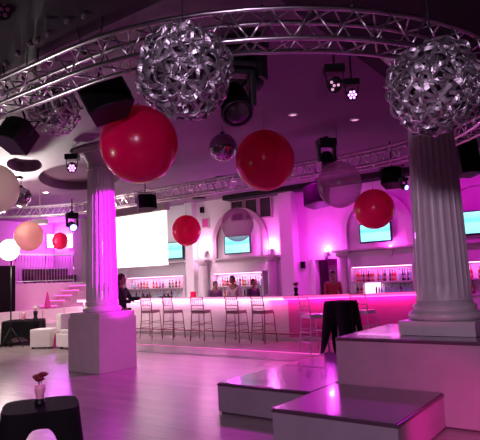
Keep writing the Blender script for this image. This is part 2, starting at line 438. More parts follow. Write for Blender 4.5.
# projection screen
SN = 12.6
a = tn(on_n(104, 240, SN))[0]; b = tn(on_n(167.5, 240, SN))[0]
zt = on_n(167, 210, SN).z; zb = on_n(167, 265.5, SN).z
ps = thing('projection_screen', 'large bright white projection screen hanging behind the left column', 'projection screen', W((a+b)/2, SN, (zt+zb)/2), ANG)
mb = MB(); mb.box((0, 0, 0), (b-a, .01, zt-zb)); mb.build('screen_surface', 'screen_fabric', ps)
mb = MB(); mb.box((0, 0, (zt-zb)/2+.13), (b-a+.06, .22, .26)); mb.build('housing', 'housing_grey', ps, .02)
mb = MB(); mb.tube([(-(b-a)/2, 0, -(zt-zb)/2), ((b-a)/2, 0, -(zt-zb)/2)], .025); mb.build('weight_bar', 'housing_grey', ps)
mb = MB()
for s in (-1, 1): mb.tube([(s*.9, 0, (zt-zb)/2+.25), (s*.9, 0, CZ-(zt+zb)/2)], .015, 6)
mb.build('hanger', 'housing_grey', ps)

# small devices on the wall
for px, py, lab in ((202, 210, 'small dark wall speaker near the ceiling above the round pillar'), (303, 265, 'small dark box switch on the magenta wall left of the doorway')):
    c = on_n(px, py, WN-.05); mb = MB(); mb.box((0, 0, 0), (.12, .1, .2)); mb.mi = 1; mb.box((0, -.055, 0), (.09, .01, .15))
    o = mb.build('wall_speaker' if py < 220 else 'wall_switch', ['black_plastic', 'black_grille'], None, .004, c, ANG); tag(o, lab, 'speaker' if py < 220 else 'switch')
c = on_n(205.5, 223, WN-.02); mb = MB(); mb.box((0, 0, 0), (.32, .03, .34)); mb.mi = 1; mb.box((0, -.018, 0), (.26, .006, .28))
tag(mb.build('framed_panel', ['white_paint', 'magenta_cloth'], None, .004, c, ANG), 'small square pink framed panel high on the pale wall', 'picture')

# ------------------------------------------------------------------ bottles
def bottle_mesh(shape, colr):
    mb = MB(); H = {0: .29, 1: .27, 2: .31, 3: .23}[shape]
    r = {0: .032, 1: .040, 2: .030, 3: .044}[shape]
    prof = {0: [(r, 0), (r, .6), (r*.9, .68), (r*.38, .78), (r*.36, .93)],
            1: [(r*.9, 0), (r, .08), (r, .5), (r*.8, .6), (r*.33, .68), (r*.33, .92)],
            2: [(r, 0), (r, .5), (r*.5, .68), (r*.35, .92)],
            3: [(r*.7, 0), (r, .2), (r, .45), (r*.5, .66), (r*.3, .74), (r*.3, .9)]}[shape]
    mb.lathe([(a, z*H) for a, z in prof], seg=12)
    mb.mi = 1; mb.lathe([(r*.42, .9*H), (r*.42, H)], seg=10)
    mb.mi = 2; mb.lathe([(r*1.02, .2*H), (r*1.02, .45*H)], seg=12, caps=False)
    return mb.mesh('bottle', ['bottle_'+colr, 'black_plastic', 'label_'+colr])
BC = {'red': ((.55, .02, .04), (.6, .3, .3)), 'amber': ((.35, .10, .03), (.5, .4, .3)), 'green': ((.02, .22, .07), (.3, .45, .35)),
      'clear': ((.55, .62, .70), (.35, .6, .75)), 'dark': ((.03, .012, .03), (.35, .12, .2)), 'purple': ((.20, .05, .30), (.4, .3, .5))}
for k, (g, l) in BC.items(): mat('bottle_'+k, g, .12, trans=.25 if k == 'clear' else 0); mat('label_'+k, l, .6)
BM = {}
places = ['under the projection screen', 'under the arch and second television', 'right of the doorway', 'at the far right behind the big column']
plan = {(0, 'upper'): 'clear clear red dark red amber . red red purple dark . green amber dark red .'.split(),
        (0, 'lower'): 'clear dark clear purple clear dark . clear clear purple clear dark clear clear .'.split(),
        (1, 'upper'): '. clear red red dark red amber red clear dark red amber clear red dark red clear clear'.split(),
        (1, 'lower'): 'clear amber red dark clear red clear clear dark purple clear clear clear clear'.split(),
        (2, 'upper'): 'red red amber dark red dark red amber . red clear amber dark . dark red red . clear dark purple dark clear'.split(),
        (2, 'lower'): 'dark red dark . . . . . amber clear clear . clear clear clear clear clear clear purple clear clear clear clear'.split(),
        (3, 'upper'): 'red dark red amber clear dark red amber red'.split(), (3, 'lower'): 'red red amber red dark clear red clear red'.split()}
for (k, lev), seq in plan.items():
    a, b = bays[k]; a += .1; b -= .1; nsl = len(seq)
    for i, cname in enumerate(seq):
        if cname == '.': continue
        t = a + (b-a)*(i+.5)/nsl + random.uniform(-.012, .012)
        sp = random.choice((0, 1, 2, 0, 3) if k < 2 else (0, 2)); key = (sp, cname)
        if key not in BM: BM[key] = bottle_mesh(*key)
        z = ZU-.013 if lev == 'upper' else 1.022
        o = bpy.data.objects.new('bottle', BM[key]); col.objects.link(o)
        o.location = W(t, WN-.12, z); o.rotation_euler.z = random.uniform(0, 6)
        cw = {'red': 'red', 'amber': 'amber', 'green': 'green', 'clear': 'clear pale', 'dark': 'dark', 'purple': 'purple'}[cname]
        tag(o, f'{cw} bottle on the {lev} shelf {places[k]}', 'bottle', f'{cw} bottles on the {lev} shelf {places[k]}')

# ------------------------------------------------------------------ bar counter
path = [(-15.4, 11.95), (-12, 11.95), (-9.0, 11.9), (-7.7, 11.8), (-7.1, 11.75), (-6.8, 11.85), (-6.45, 12.1)] 
e0 = tn(Vector((4.25, 13.35, 0))); path.append(e0)
def offset(path, d):
    out = []
    for i, p in enumerate(path):
        a = Vector(path[max(i-1, 0)]); b = Vector(path[min(i+1, len(path)-1)]); v = (b-a).normalized(); nn = Vector((-v.y, v.x))
        out.append((p[0]+nn.x*d, p[1]+nn.y*d))
    return out
def strip_solid(mb, p, d0, d1, z0, z1, i0=0, i1=None):
    A = offset(p, d0)[i0:i1]; B = offset(p, d1)[i0:i1]
    vs = []; fs = []
    for a, b in zip(A, B): vs += [W(a[0], a[1], z0), W(b[0], b[1], z0), W(b[0], b[1], z1), W(a[0], a[1], z1)]
    for i in range(len(A)-1):
        q = 4*i
        for k in range(4): fs.append((q+k, q+(k+1) % 4, q+4+(k+1) % 4, q+4+k))
    fs += [(0, 1, 2, 3), tuple(len(vs)-1-k for k in range(4))]
    mb.faces(vs, fs); return mb
bar = thing('bar_counter', 'long bar counter with glowing pink edge, pale panels left and magenta-lit panels right', 'bar counter')
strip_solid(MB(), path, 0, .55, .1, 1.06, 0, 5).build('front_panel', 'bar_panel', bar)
strip_solid(MB(), path, 0, .38, .1, 1.06, 4, None).build('front_panel', 'bar_panel_pink_lit', bar)
strip_solid(MB(), path, .06, .36, 0, .1).build('plinth', 'bar_panel', bar)
strip_solid(MB(), path, -.24, .42, 1.06, 1.12).build('counter_top', 'bar_top', bar)
strip_solid(MB(), path, -.235, -.215, 1.04, 1.06, 0, 5).build('light_strip', 'led_pale', bar)
strip_solid(MB(), path, -.252, -.24, 1.065, 1.118, 0, 5).build('edge_band', 'edge_pale', bar)
strip_solid(MB(), path, -.252, -.24, 1.062, 1.12, 4, None).build('edge_band', 'edge_red', bar)
strip_solid(MB(), path, -.235, -.205, 1.035, 1.06, 4, None).build('light_strip', 'led_pink', bar)
for i in range(len(path)-1):
    a, b = offset(path, -.07)[i:i+2]; c = W((a[0]+b[0])/2, (a[1]+b[1])/2, 1.035); L = (Vector(b)-Vector(a)).length
    v = W(b[0]-a[0], b[1]-a[1]); o = light('AREA', c, (5 if i < 3 else 6)*L, PINK if i < 3 else MAG2, size=L, size_y=.05)
    o.rotation_euler = (0, 0, math.atan2(v.y, v.x))
# panel seams
for i in range(8):
    t = -15+i*.9; tnbox(MB(), t, t+.015, 11.93 if t < -9.1 else 11.86, 11.96, .1, 1.04).build('seam_trim', 'white_paint', bar)
mb = MB(); pth = offset(path, -.16); mb.tube([W(a, b, .2) for a, b in pth], .022, 8); mb.build('foot_rail', 'stool_metal', bar)

# ------------------------------------------------------------------ bar stools
def make_stool(metal, cushion, label):
    s = thing('bar_stool', label, 'stool', (0, 0, 0), 0)
    w = .19
    for sx in (-1, 1):
        mb = MB(); mb.tube([(sx*(w+.03), -.24, 0), (sx*w, -.18, .72), (sx*w, -.20, .95), (sx*(w-.005), -.24, 1.16)], .014); mb.build('leg', metal, s)
        mb = MB(); mb.tube([(sx*(w+.03), .23, 0), (sx*w, .18, .73)], .014); mb.build('leg', metal, s)
    mb = MB(); mb.box((0, 0, .735), (.40, .38, .035)); mb.build('seat_frame', metal, s, .008)
    mb = MB(); mb.box((0, 0, .775), (.385, .365, .05)); mb.build('seat', cushion, s, .018)
    mb = MB()
    for z, y in ((.22, .22), (.42, .2)): mb.tube([(-w-.02, y, z), (w+.02, y, z)], .010, 6); mb.tube([(-w-.02, -y-.005, z), (w+.02, -y-.005, z)], .010, 6)
    for sx in (-1, 1):
        for z in (.30, .48): mb.tube([(sx*(w+.02), -.21, z), (sx*(w+.02), .21, z)], .010, 6)
    mb.build('stretcher', metal, s)
    mb = MB()
    for z, y in ((.84, -.19), (.93, -.198), (1.08, -.225), (1.15, -.238)): mb.tube([(-w, y, z), (0, y-.015, z+.004), (w, y, z)], .011, 6)
    mb.build('back_rail', metal, s)
    mb = MB()
    for k in range(-2, 3): mb.tube([(k*.064, -.212, .93), (k*.064, -.24, 1.08)], .008, 6)
    mb.build('back_spindle', metal, s)
    return s
spots = [(151, 337, 'leftmost brown bamboo-style bar stool, nearest the left column'), (173, 338, 'second brown bar stool from the left column'),
         (199, 339.5, 'third brown bar stool, middle of the row at the pale bar front'), (234, 341, 'fourth brown bar stool, in front of the bartenders'),
         (261, 342, 'fifth brown bar stool, just left of the magenta bar section')]
proto = make_stool('stool_metal', 'stool_cushion', spots[0][2])
for i, (px, py, lab) in enumerate(spots):
    s = proto if i == 0 else copy_tree(proto)
    c = on_z(px, py, 0); t_, n_ = tn(c); n_ = min(n_, 11.34)
    s.location = W(t_+.17, n_, 0); s.rotation_euler.z = ANG + (.12, -.06, .15, .02, -.1)[i]; s['label'] = lab; s['group'] = 'brown bar stools along the bar'
s = make_stool('acrylic_white', 'acrylic_white', 'pale clear bar stool standing left of the black draped table'); s.location = on_z(315, 352, 0); s.rotation_euler.z = ANG-.5
s = copy_tree(s); s['label'] = 'pale bar stool half hidden right of the black draped table'; c = on_z(366, 346, 0); s.location = c; s.rotation_euler.z = ANG-.1

# ------------------------------------------------------------------ columns
def fluted(mb, r0_, r1_, z0, z1, nfl=24, sub=6, levels=14):
    seg = nfl*sub; rings = []
    for i in range(levels+1):
        q = i/levels; R = r0_ + (r1_-r0_)*(q**1.25); z = z0+(z1-z0)*q; ring = []
        fade = min(1, min(q, 1-q)*18)
        for k in range(seg):
            a = 2*PI*k/seg; ph = (k % sub)/sub
            dep = 0 if ph == 0 else math.sin(PI*ph)**.6*.016*fade
            ring.append(mb.bm.verts.new((math.cos(a)*(R-dep), math.sin(a)*(R-dep), z)))
        rings.append(ring)
    for A, B in zip(rings, rings[1:]):
        for k in range(seg): mb.bm.faces.new((A[k], A[(k+1) % seg], B[(k+1) % seg], B[k]))
    mb.bm.faces.new(rings[0][::-1]); mb.bm.faces.new(rings[-1])
    return mb
def column(loc, z0, label, rb, rt, plinth_w, ped=None, rz=ANG, name='column'):
    c = thing(name, label, 'column', Vector(loc), rz)
    z = 0
    if ped:
        w, h = ped
        mb = MB(); mb.box((0, 0, (h-.1)/2), (w, w, h-.1)); mb.build('pedestal', 'plaster', c, .012)
        mb = MB(); mb.box((0, 0, h-.06), (w-.05, w-.05, .12)); mb.build('pedestal_cap', 'plaster', c, .008)
        z = h
    top = CZ-z0-.003
    if plinth_w:
        mb = MB(); mb.box((0, 0, z+.08), (plinth_w, plinth_w, .16)); mb.build('plinth', 'plaster', c, .008); z += .16
    bk = 1.0 if plinth_w else .90
    prof = [(rb*1.27*bk, z), (rb*1.33*bk, z+.03), (rb*1.33*bk, z+.06), (rb*1.26*bk, z+.09), (rb*1.14*bk, z+.105), (rb*1.12*bk, z+.125), (rb*1.16*bk, z+.145), (rb*1.13*bk, z+.165), (rb*1.03, z+.185), (rb*1.0, z+.22)]
    mb = MB(); mb.lathe(prof, seg=64); mb.build('base_moulding', 'plaster', c)
    z += .21
    mb = fluted(MB(), rb, rt, z, top-.42); mb.build('shaft', 'plaster', c)
    z = top-.43
    prof = [(rt*1.0, z), (rt*1.08, z+.03), (rt*1.0, z+.06), (rt*1.02, z+.16), (rt*1.12, z+.19), (rt*1.15, z+.21), (rt*1.35, z+.29), (rt*1.45, z+.32)]
    mb = MB(); mb.lathe(prof, seg=64); mb.build('capital', 'plaster', c)
    w = rt*3.05; mb = MB(); mb.box((0, 0, (z+.32+top)/2), (w, w, top-z-.32)); mb.box((0, 0, top-.03), (w+.08, w+.08, .06)); mb.build('abacus', 'plaster', c, .006)
    return c
column(W(-8.35, 6.93, 0), 0, 'tall white column on a square pedestal, lit magenta on its right side', .305, .25, 0, ped=(.90, 1.08))
column(W(-1.84, 6.57, .884), .884, 'large white fluted column standing on the tall platform at right', .31, .245, .83)

# ------------------------------------------------------------------ platforms
def platform(t0, t1, n0, n1, h, lab, foot=True):
    c = thing('stage_platform', lab, 'platform', W((t0+t1)/2, (n0+n1)/2, 0), ANG)
    w, d = t1-t0, n1-n0
    mb = MB(); mb.box((0, 0, (h-.03)/2+.015), (w, d, h-.045)); mb.build('body', 'platform_side', c, .004)
    mb = MB(); mb.box((0, 0, .008), (w-.05, d-.05, .016)); mb.build('foot', 'platform_trim', c)
    mb = MB(); mb.box((0, 0, h-.022), (w+.012, d+.012, .03)); mb.build('edge_trim', 'platform_trim', c, .004)
    mb = MB(); mb.box((0, 0, h-.003), (w-.02, d-.02, .010)); mb.build('top', 'platform_top', c, .002)
    return c
platform(-4.215, -2.935, 5.245, 6.63, .36, 'low grey dance platform beside the tall platform, left one')
platform(-2.925, -1.70, 4.455, 5.775, .36, 'low grey dance platform nearest the camera in front of the tall one')
platform(-4.17, -2.91, 6.66, 8.02, .36, 'low dark-topped platform farthest back towards the bar')
platform(-2.88, -.3, 5.79, 7.50, .88, 'tall grey platform carrying the fluted column')

# ------------------------------------------------------------------ stadium truss
def stadium(off, z, nseg_cap=28, nseg_side=18):
    R = 3.2+off; tc0, tc1, nc = -12.0, -4.25, 6.5; pts = []
    for k in range(nseg_side): pts.append(W(tc0+(tc1-tc0)*k/nseg_side, nc-R, z))
    for k in range(nseg_cap): q = -PI/2+PI*k/nseg_cap; pts.append(W(tc1+R*math.cos(q), nc+R*math.sin(q), z))
    for k in range(nseg_side): pts.append(W(tc1+(tc0-tc1)*k/nseg_side, nc+R, z))
    for k in range(nseg_cap): q = PI/2+PI*k/nseg_cap; pts.append(W(tc0+R*math.cos(q), nc+R*math.sin(q), z))
    return pts
ZT0, ZT1, TS = 3.63, 3.90, .27
tr = thing('lighting_truss', 'long oval aluminium box truss hanging below the ceiling on cables', 'truss', W(-8.1, 6.5, ZT0))
tr.location = (0, 0, 0)
chords = [stadium(TS/2, ZT0), stadium(-TS/2, ZT0), stadium(TS/2, ZT1), stadium(-TS/2, ZT1)]
for c in chords:
    mb = MB(); mb.tube(c, .024, 10, closed=True); mb.build('chord', 'steel', tr)
# bracing: zigzag on four faces
braces = []
nP = len(chords[0])
for (i, j) in ((0, 2), (1, 3), (0, 1), (2, 3)):
    for k in range(nP):
        a, b = chords[i][k], chords[j][k]; a2, b2 = chords[i][(k+1) % nP], chords[j][(k+1) % nP]
        am = (a+a2)/2; bm_ = (b+b2)/2
        if k % 2 == 0: braces += [(a, bm_), (bm_, a2)]
        else: braces += [(a, bm_), (bm_, a2)]
def px_share(s):
    m = (s[0]+s[1])/2; v = m-CAM; dz = v.dot(fwd)
    if dz < .3: return 0
    x = 240+F*v.dot(cr)/dz; y = 220-F*v.dot(cu)/dz
    return (1/dz) if -20 < x < 500 and -20 < y < 460 else 0
braces.sort(key=lambda s: -px_share(s))
for s in braces[:96]:
    mb = MB(); mb.tube([s[0], s[1]], .0105, 6); mb.build('brace', 'steel', tr)
mb = MB()
for s in braces[96:]: mb.tube([s[0], s[1]], .0105, 5)
o = mb.build('bracing', 'steel', tr); o['kind'] = 'stuff'
# suspension cables
for px, py, q in ((6, 88, -.03), (24, 78, .02), (34, 72, .03), (84, 52, -.05), (96, 42, .05), (262, 8, 0), (352, 6, 0), (428, 15, 0)):
    p = on_z(px, py, ZT1+.03)
    mb = MB(); mb.tube([p, p+Vector((q, .03, (CZ-.06-p.z)*.55)), Vector((p.x+q*1.4, p.y+.02, CZ-.05))], .008, 6)
    mb.ball((p.x, p.y, p.z), .03, 10, 8); o = mb.build('suspension_cable', 'cable_black')
    where = 'left stretch of the near truss' if px < 60 else ('near truss left of the middle ball' if px < 150 else ('middle of the near truss' if px < 400 else 'truss above the right ball'))
    tag(o, 'thin black hanging cable holding up the ' + where, 'cable', 'hanging cables at the ' + where)

# ------------------------------------------------------------------ twisted foil balls
def foil_ball(px, py, Y, rpx, label, seed, nodes=125, ztop=CZ-.06):
    rnd = random.Random(seed)
    c = on_y(px, py, Y); dist = (c-CAM).dot(fwd); R = rpx/F*dist
    b = thing('foil_strip_ball', label, 'hanging ornament', c)
    mb = MB(); mb.ball((0, 0, 0), R*.70, 20, 12); mb.build('core', 'foil_core', b)
    mb = MB()
    ga = PI*(3-math.sqrt(5))
    for i in range(nodes):
        z = 1-2*(i+.5)/nodes; rr = math.sqrt(1-z*z); th = ga*i+seed
        nrm = Vector((rr*math.cos(th), rr*math.sin(th), z)); nrm = (nrm + Vector([rnd.uniform(-.08, .08) for _ in range(3)])).normalized()
        e1 = nrm.orthogonal().normalized(); e2 = nrm.cross(e1); a0 = rnd.uniform(0, 6)
        rad = rnd.uniform(.80, .98)
        for k in range(6):
            a = a0+k*PI/3+rnd.uniform(-.2, .2); d = e1*math.cos(a)+e2*math.sin(a); L = R*rnd.uniform(.24, .38)
            w = R*rnd.uniform(.030, .045); tw = rnd.uniform(-2.2, 2.2); lift = rnd.uniform(-.02, .08)*R
            prev = None; S = 6
            for q in range(S+1):
                f = q/S; p = nrm*(R*rad) + d*(L*f) + nrm*(lift*math.sin(PI*f))
                p = p.normalized()*(R*(rad - .0*f)+lift*math.sin(PI*f))
                sd = d.cross(nrm).normalized(); wd = sd*math.cos(tw*f)+nrm*math.sin(tw*f)
                th_ = (nrm*math.cos(tw*f)-sd*math.sin(tw*f))*R*.006
                cur = [mb.bm.verts.new(p+wd*w+th_), mb.bm.verts.new(p-wd*w+th_), mb.bm.verts.new(p-wd*w-th_), mb.bm.verts.new(p+wd*w-th_)]
                if prev:
                    for m_ in range(4): mb.bm.faces.new((prev[m_], prev[(m_+1) % 4], cur[(m_+1) % 4], cur[m_]))
                else: mb.bm.faces.new(cur[::-1])
                prev = cur
            mb.bm.faces.new(prev)
        mb.ball(nrm*(R*rad), R*.035, 8, 6)
    mb.build('foil_strips', 'foil', b)
    mb = MB(); mb.tube([(0, 0, R*.9), (0, 0, ztop-c.z)], .005, 6); mb.build('hanging_wire', 'cable_black', b)
foil_ball(184, 71.5, 4.25, 49.5, 'large ball of twisted silver foil strips hanging near the middle red balloon', 3)
foil_ball(434, 87.5, 4.35, 48, 'large ball of twisted silver foil strips in front of the right column', 5)
foil_ball(54, 110, 7.2, 26, 'smaller dark foil strip ball hanging at the left under the truss', 9, 60)

# ------------------------------------------------------------------ balloons and mirror balls
def balloon(px, py, Y, rx, ry, m, label, name='balloon'):
    c = on_y(px, py, Y); dist = (c-CAM).dot(fwd); R = rx/F*dist; q = ry/rx
    b = thing(name, label, 'balloon', c)
    mb = MB()
    prof = [(max(1e-4, R*math.sin(PI*i/28)), -R*q*math.cos(PI*i/28)) for i in range(29)]
    mb.lathe(prof, seg=48); mb.build('skin', m, b)
    mb = MB(); mb.lathe([(.006, R*q-.005), (.012, R*q+.012), (.006, R*q+.02), (.018, R*q+.035)], seg=12); mb.build('knot', m, b)
    mb = MB(); mb.tube([(0, 0, R*q+.02), (0, 0, CZ-.01-c.z)], .0025, 5); mb.build('string', 'cable_black', b)
balloon(139.3, 144.5, 6.4, 38.5, 39, 'balloon_red', 'biggest round red balloon hanging beside the left column')
balloon(265, 160.5, 8.3, 29.5, 30.5, 'balloon_red', 'round red balloon hanging right of the mirror ball')
balloon(186.5, 230.5, 14.0, 14.5, 15.5, 'balloon_scarlet', 'small bright red balloon in front of the pale wall')
balloon(374, 209, 11.0, 20, 20, 'balloon_scarlet', 'red balloon hanging in front of the right television')
balloon(339.5, 184.5, 9.4, 22, 23.5, 'balloon_lilac', 'translucent lilac balloon overlapping the red one')
balloon(237.5, 224.5, 13.2, 16, 17, 'balloon_lilac', 'translucent pale pink balloon above the second television')
balloon(29, 236, 13.0, 14, 15, 'balloon_peach', 'peach balloon glowing beside the bright white lamp')
balloon(60, 241, 15.5, 8, 8.5, 'balloon_scarlet', 'smallest crimson balloon hanging over the terrace railing')
balloon(-6, 189, 9.5, 24, 25, 'balloon_white', 'whitish balloon cut by the left edge')
mat('mirror_tile', (.50, .44, .52), .08, metal=1)
def mirror_ball(px, py, Y, rpx, label):
    c = on_y(px, py, Y); R = rpx/F*(c-CAM).dot(fwd)
    b = thing('mirror_ball', label, 'mirror ball', c)
    mb = MB(); rows = 20
    for i in range(rows):
        a0, a1 = PI*i/rows, PI*(i+1)/rows; am = (a0+a1)/2; nseg = max(6, int(2*rows*math.sin(am)))
        for k in range(nseg):
            b0, b1 = 2*PI*k/nseg+.004, 2*PI*(k+.92)/nseg; a1_ = a0+(a1-a0)*.92
            j = random.uniform(.995, 1.005)
            vs = [Vector((math.sin(a)*math.cos(g), math.sin(a)*math.sin(g), math.cos(a)))*R*j for a, g in ((a0, b0), (a1_, b0), (a1_, b1), (a0, b1))]
            if i == 0: vs = vs[1:]; mb.faces(vs, [(0, 1, 2)])
            else: mb.faces(vs, [(0, 1, 2, 3)])
    mb.build('mirror_tiles', 'mirror_tile', b)
    mb = MB(); mb.ball((0, 0, 0), R*.985, 24, 14); mb.build('core', 'black_plastic', b)
    mb = MB(); mb.lathe([(R*.16, R*.97), (R*.16, R*1.12)], seg=14); mb.tube([(0, 0, R*1.1), (0, 0, CZ-c.z)], .006, 6); mb.build('hanger', 'black_plastic', b)
mirror_ball(223, 147.5, 9.2, 14, 'mirror ball hanging between the two big red balloons')
mirror_ball(21, 196.5, 11.8, 10, 'small mirror ball beside the whitish balloon at left')

# ------------------------------------------------------------------ speakers and stage lights
def speaker(px, py, Y, w, h, d, rot, label, top=None):
    c = on_y(px, py, Y); s = thing('hanging_speaker', label, 'speaker', c, rot=rot)
    mb = MB(); mb.prism([(-w/2, -d*.30), (-w*.3, -d*.47), (0, -d*.53), (w*.3, -d*.47), (w/2, -d*.30), (w*.36, d*.5), (-w*.36, d*.5)], -h/2, h/2)
    mb.build('cabinet', 'black_plastic', s, .012)
    mb = MB(); mb.prism([(-w*.46, -d*.34), (-w*.28, -d*.49), (0, -d*.55), (w*.28, -d*.49), (w*.46, -d*.34), (w*.4, -d*.3), (-w*.4, -d*.3)], -h*.46, h*.46)
    mb.build('grille', 'black_grille', s)
    mb = MB(); mb.tube([(-w*.5, 0, 0), (-w*.5-.03, 0, 0), (-w*.5-.03, 0, h*.5+.08), (w*.5+.03, 0, h*.5+.08), (w*.5+.03, 0, 0), (w*.5, 0, 0)], .012, 6)
    R3 = Euler(rot).to_matrix().transposed(); topv = R3 @ Vector((0, 0, CZ-.02-c.z))
    mb.tube([(0, 0, h*.5+.08), topv], .014, 8); mb.build('yoke', 'black_plastic', s)
speaker(106, 101, 5.7, .52, .34, .36, (math.radians(-18), math.radians(-22), math.radians(20)), 'big black speaker hanging above the largest red balloon')
speaker(16, 136, 6.9, .46, .34, .38, (math.radians(-30), math.radians(10), math.radians(-30)), 'black speaker hanging left of the small foil ball')
speaker(146, 203, 11.2, .40, .30, .34, (math.radians(-10), math.radians(0), math.radians(30)), 'small black speaker hanging above the projection screen')
speaker(317, 196, 13.2, .62, .50, .45, (math.radians(-12), math.radians(-6), ANG), 'black speaker hanging on the bar wall behind the lilac balloon')
speaker(392, 178, 10.7, .42, .34, .35, (math.radians(-14), 0, -.4), 'black speaker hanging left of the right column')
speaker(466, 158, 9.2, .40, .62, .36, (math.radians(-8), 0, .2), 'tall black speaker hanging right of the right column')

def moving_head(px, py, Y, s, label, rz=0, tilt=2.6, lens='dark_glass', zt=None):
    c = on_y(px, py, Y); zt = zt or ZT0-.02
    h = thing('moving_head_light', label, 'stage light', c, rz)
    mb = MB(); mb.box((0, 0, .36*s), (.36*s, .30*s, .15*s)); mb.build('base', 'black_plastic', h, .012)
    mb = MB()
    for q in (-1, 1): mb.box((q*.17*s, 0, .14*s), (.05*s, .13*s, .36*s))
    mb.box((0, 0, .27*s), (.38*s, .14*s, .05*s)); mb.build('yoke', 'black_plastic', h, .012)
    R_ = Matrix.Rotation(tilt, 3, 'X')
    mb = MB(); mb.lathe([(.06*s, -.17*s), (.12*s, -.14*s), (.135*s, -.02*s), (.125*s, .10*s), (.14*s, .13*s), (.14*s, .17*s)], seg=28, R=R_); hd = mb.build('head', 'black_plastic', h)
    mb = MB(); mb.lathe([(.118*s, .165*s), (.10*s, .185*s), (.001, .195*s)], seg=24, R=R_); mb.build('lens', lens, hd)
    mb = MB(); mb.lathe([(.142*s, .155*s), (.146*s, .165*s), (.142*s, .178*s), (.125*s, .178*s)], seg=28, R=R_, caps=False); mb.build('lens_ring', 'dark_metal', hd)
    mb = MB(); mb.box((0, 0, .46*s), (.10*s, .06*s, .07*s)); mb.tube([(0, 0, .46*s), (0, 0, max(.5*s, zt-c.z))], .02*s, 8); mb.build('clamp', 'black_plastic', h)
moving_head(234, 102, 4.95, 1.05, 'black moving head light with shiny lens ring right of the middle foil ball', .25, 2.5)
moving_head(245, 78, 5.75, 1.25, 'second black moving head light just behind the first one', -.5, 1.7)
moving_head(72, 226, 12.4, .7, 'moving head light with a blue lens over the terrace', .6, 2.0, 'lamp_blue')
moving_head(404, 187, 9.9, .4, 'small moving head light with a bluish lens left of the right column', .5, 1.9, 'lamp_blue')
moving_head(327, 160, 9.9, .9, 'dark moving head light on the far truss above the lilac balloon', .2, 2.7)

def par(px, py, Y, s, label, lens, R_, leds=7):
    c = on_y(px, py, Y); h = thing('led_par_light', label, 'stage light', c)
    mb = MB(); mb.lathe([(.05*s, -.12*s), (.11*s, -.10*s), (.12*s, .10*s), (.125*s, .12*s)], seg=24, R=R_); mb.build('housing', 'black_plastic', h)
    mb = MB()
    for k in range(leds):
        a = 2*PI*k/(leds-1); p = Vector((.07*s*math.cos(a), .07*s*math.sin(a), .122*s)) if k < leds-1 else Vector((0, 0, .122*s))
        mb.lathe([(.026*s, 0), (.022*s, .008)], R_ @ p, 10, R=R_)
    mb.build('led_array', lens, h)
    mb = MB(); mb.tube([(-.13*s, 0, 0), (-.15*s, 0, .2*s), (.15*s, 0, .2*s), (.13*s, 0, 0)], .010, 6); mb.tube([(0, 0, .2*s), (0, 0, CZ-c.z-.02)], .012, 6); mb.box((0, .02, .26*s), (.34*s, .22*s, .14*s)); mb.build('bracket', 'black_plastic', h)
def aim(px, py, Y, tgt): return (Vector(tgt)-on_y(px, py, Y)).to_track_quat('Z', 'Y').to_matrix()
par(352, 94, 6.3, .55, 'black LED par light glowing violet under the dark ceiling', 'lamp_purple', aim(352, 94, 6.3, (.4, 0, .5)))
par(335, 84, 6.2, .7, 'unlit black par light left of the violet glowing one', 'downlight_glass', aim(336, 85, 6.4, (-.6, 1, .5)), 4)
par(72, 167, 10.2, .75, 'small par light glowing violet in the ceiling left of the column', 'lamp_purple', aim(72, 167, 10.2, (-1.2, 3, .4)))
par(53, 7, 5.0, .8, 'pinkish lamp hanging from the black ceiling at top left', 'lens_dull', aim(53, 7, 5.0, (-.8, 0, 1)))
par(3, 8, 4.8, .8, 'pinkish lamp hanging at the upper left corner', 'lens_dull', aim(3, 8, 4.8, (-1, 0, 1)))

# white ceiling fixture over the terrace
c = on_y(40, 222, 14.5); mb = MB(); mb.box((0, 0, 0), (.38, .30, .12)); mb.mi = 1; mb.box((0, -.01, -.062), (.32, .24, .006)); mb.mi = 0; mb.tube([(0, 0, .05), (0, 0, CZ-c.z)], .02, 8)
tag(mb.build('ceiling_projector', ['white_paint', 'downlight_glass'], None, .01, c, .2), 'white box projector hanging above the peach balloon', 'projector')

# recessed downlights and detectors
for px, py, lab in ((293, 114, 'pinkish recessed downlight above the second red balloon'), (355, 119, 'small recessed downlight below the violet par light'),
                    (46, 192, 'small bright downlight between the mirror ball and the column'), (178, 199, 'faint downlight nearest the small red balloon'),
                    (191, 190, 'faint downlight left of the dark ceiling vent'), (234, 181, 'faint downlight just below the mirror ball'), (232, 189, 'faint downlight nearest the bar wall'),
                    (147, 189, 'faint downlight behind the largest red balloon')):
    c = on_z(px, py, CZ); mb = MB(); mb.lathe([(.085, 0), (.09, -.012), (.06, -.02)], seg=24, caps=False); mb.mi = 1; mb.lathe([(.06, -.018), (.001, -.022)], seg=20)
    tag(mb.build('ceiling_downlight', ['white_paint', 'lamp_soft' if px == 46 else 'downlight_glass'], None, 0, c), lab, 'downlight')
for px, py, lab, r in ((221, 177, 'dark round ceiling vent below the mirror ball', .16), (199, 198, 'flat dark ceiling hatch near the bar wall', .22), (19, 177, 'small dark round ceiling speaker near the left edge', .10)):
    c = on_z(px, py, CZ); mb = MB(); mb.lathe([(r, 0), (r, -.03), (r*.8, -.05), (.001, -.055)], seg=28)
    tag(mb.build('ceiling_vent', 'black_plastic', None, 0, c), lab, 'vent')
# lamps studding the black bulkhead edge
for k, (px, py) in enumerate(((6, 61), (18, 51), (30, 41), (38, 38), (48, 31), (67, 18), (84, 13))):
    c = on_z(px, py, CZ-.06); mb = MB(); mb.lathe([(.02, 0), (.032, -.02), (.028, -.05), (.001, -.065)], seg=14)
    tag(mb.build('globe_bulb', 'bulb_dim', None, 0, c), 'dim unlit globe bulb in the row on the black ceiling at top left', 'bulb', 'dim bulbs on the black ceiling')

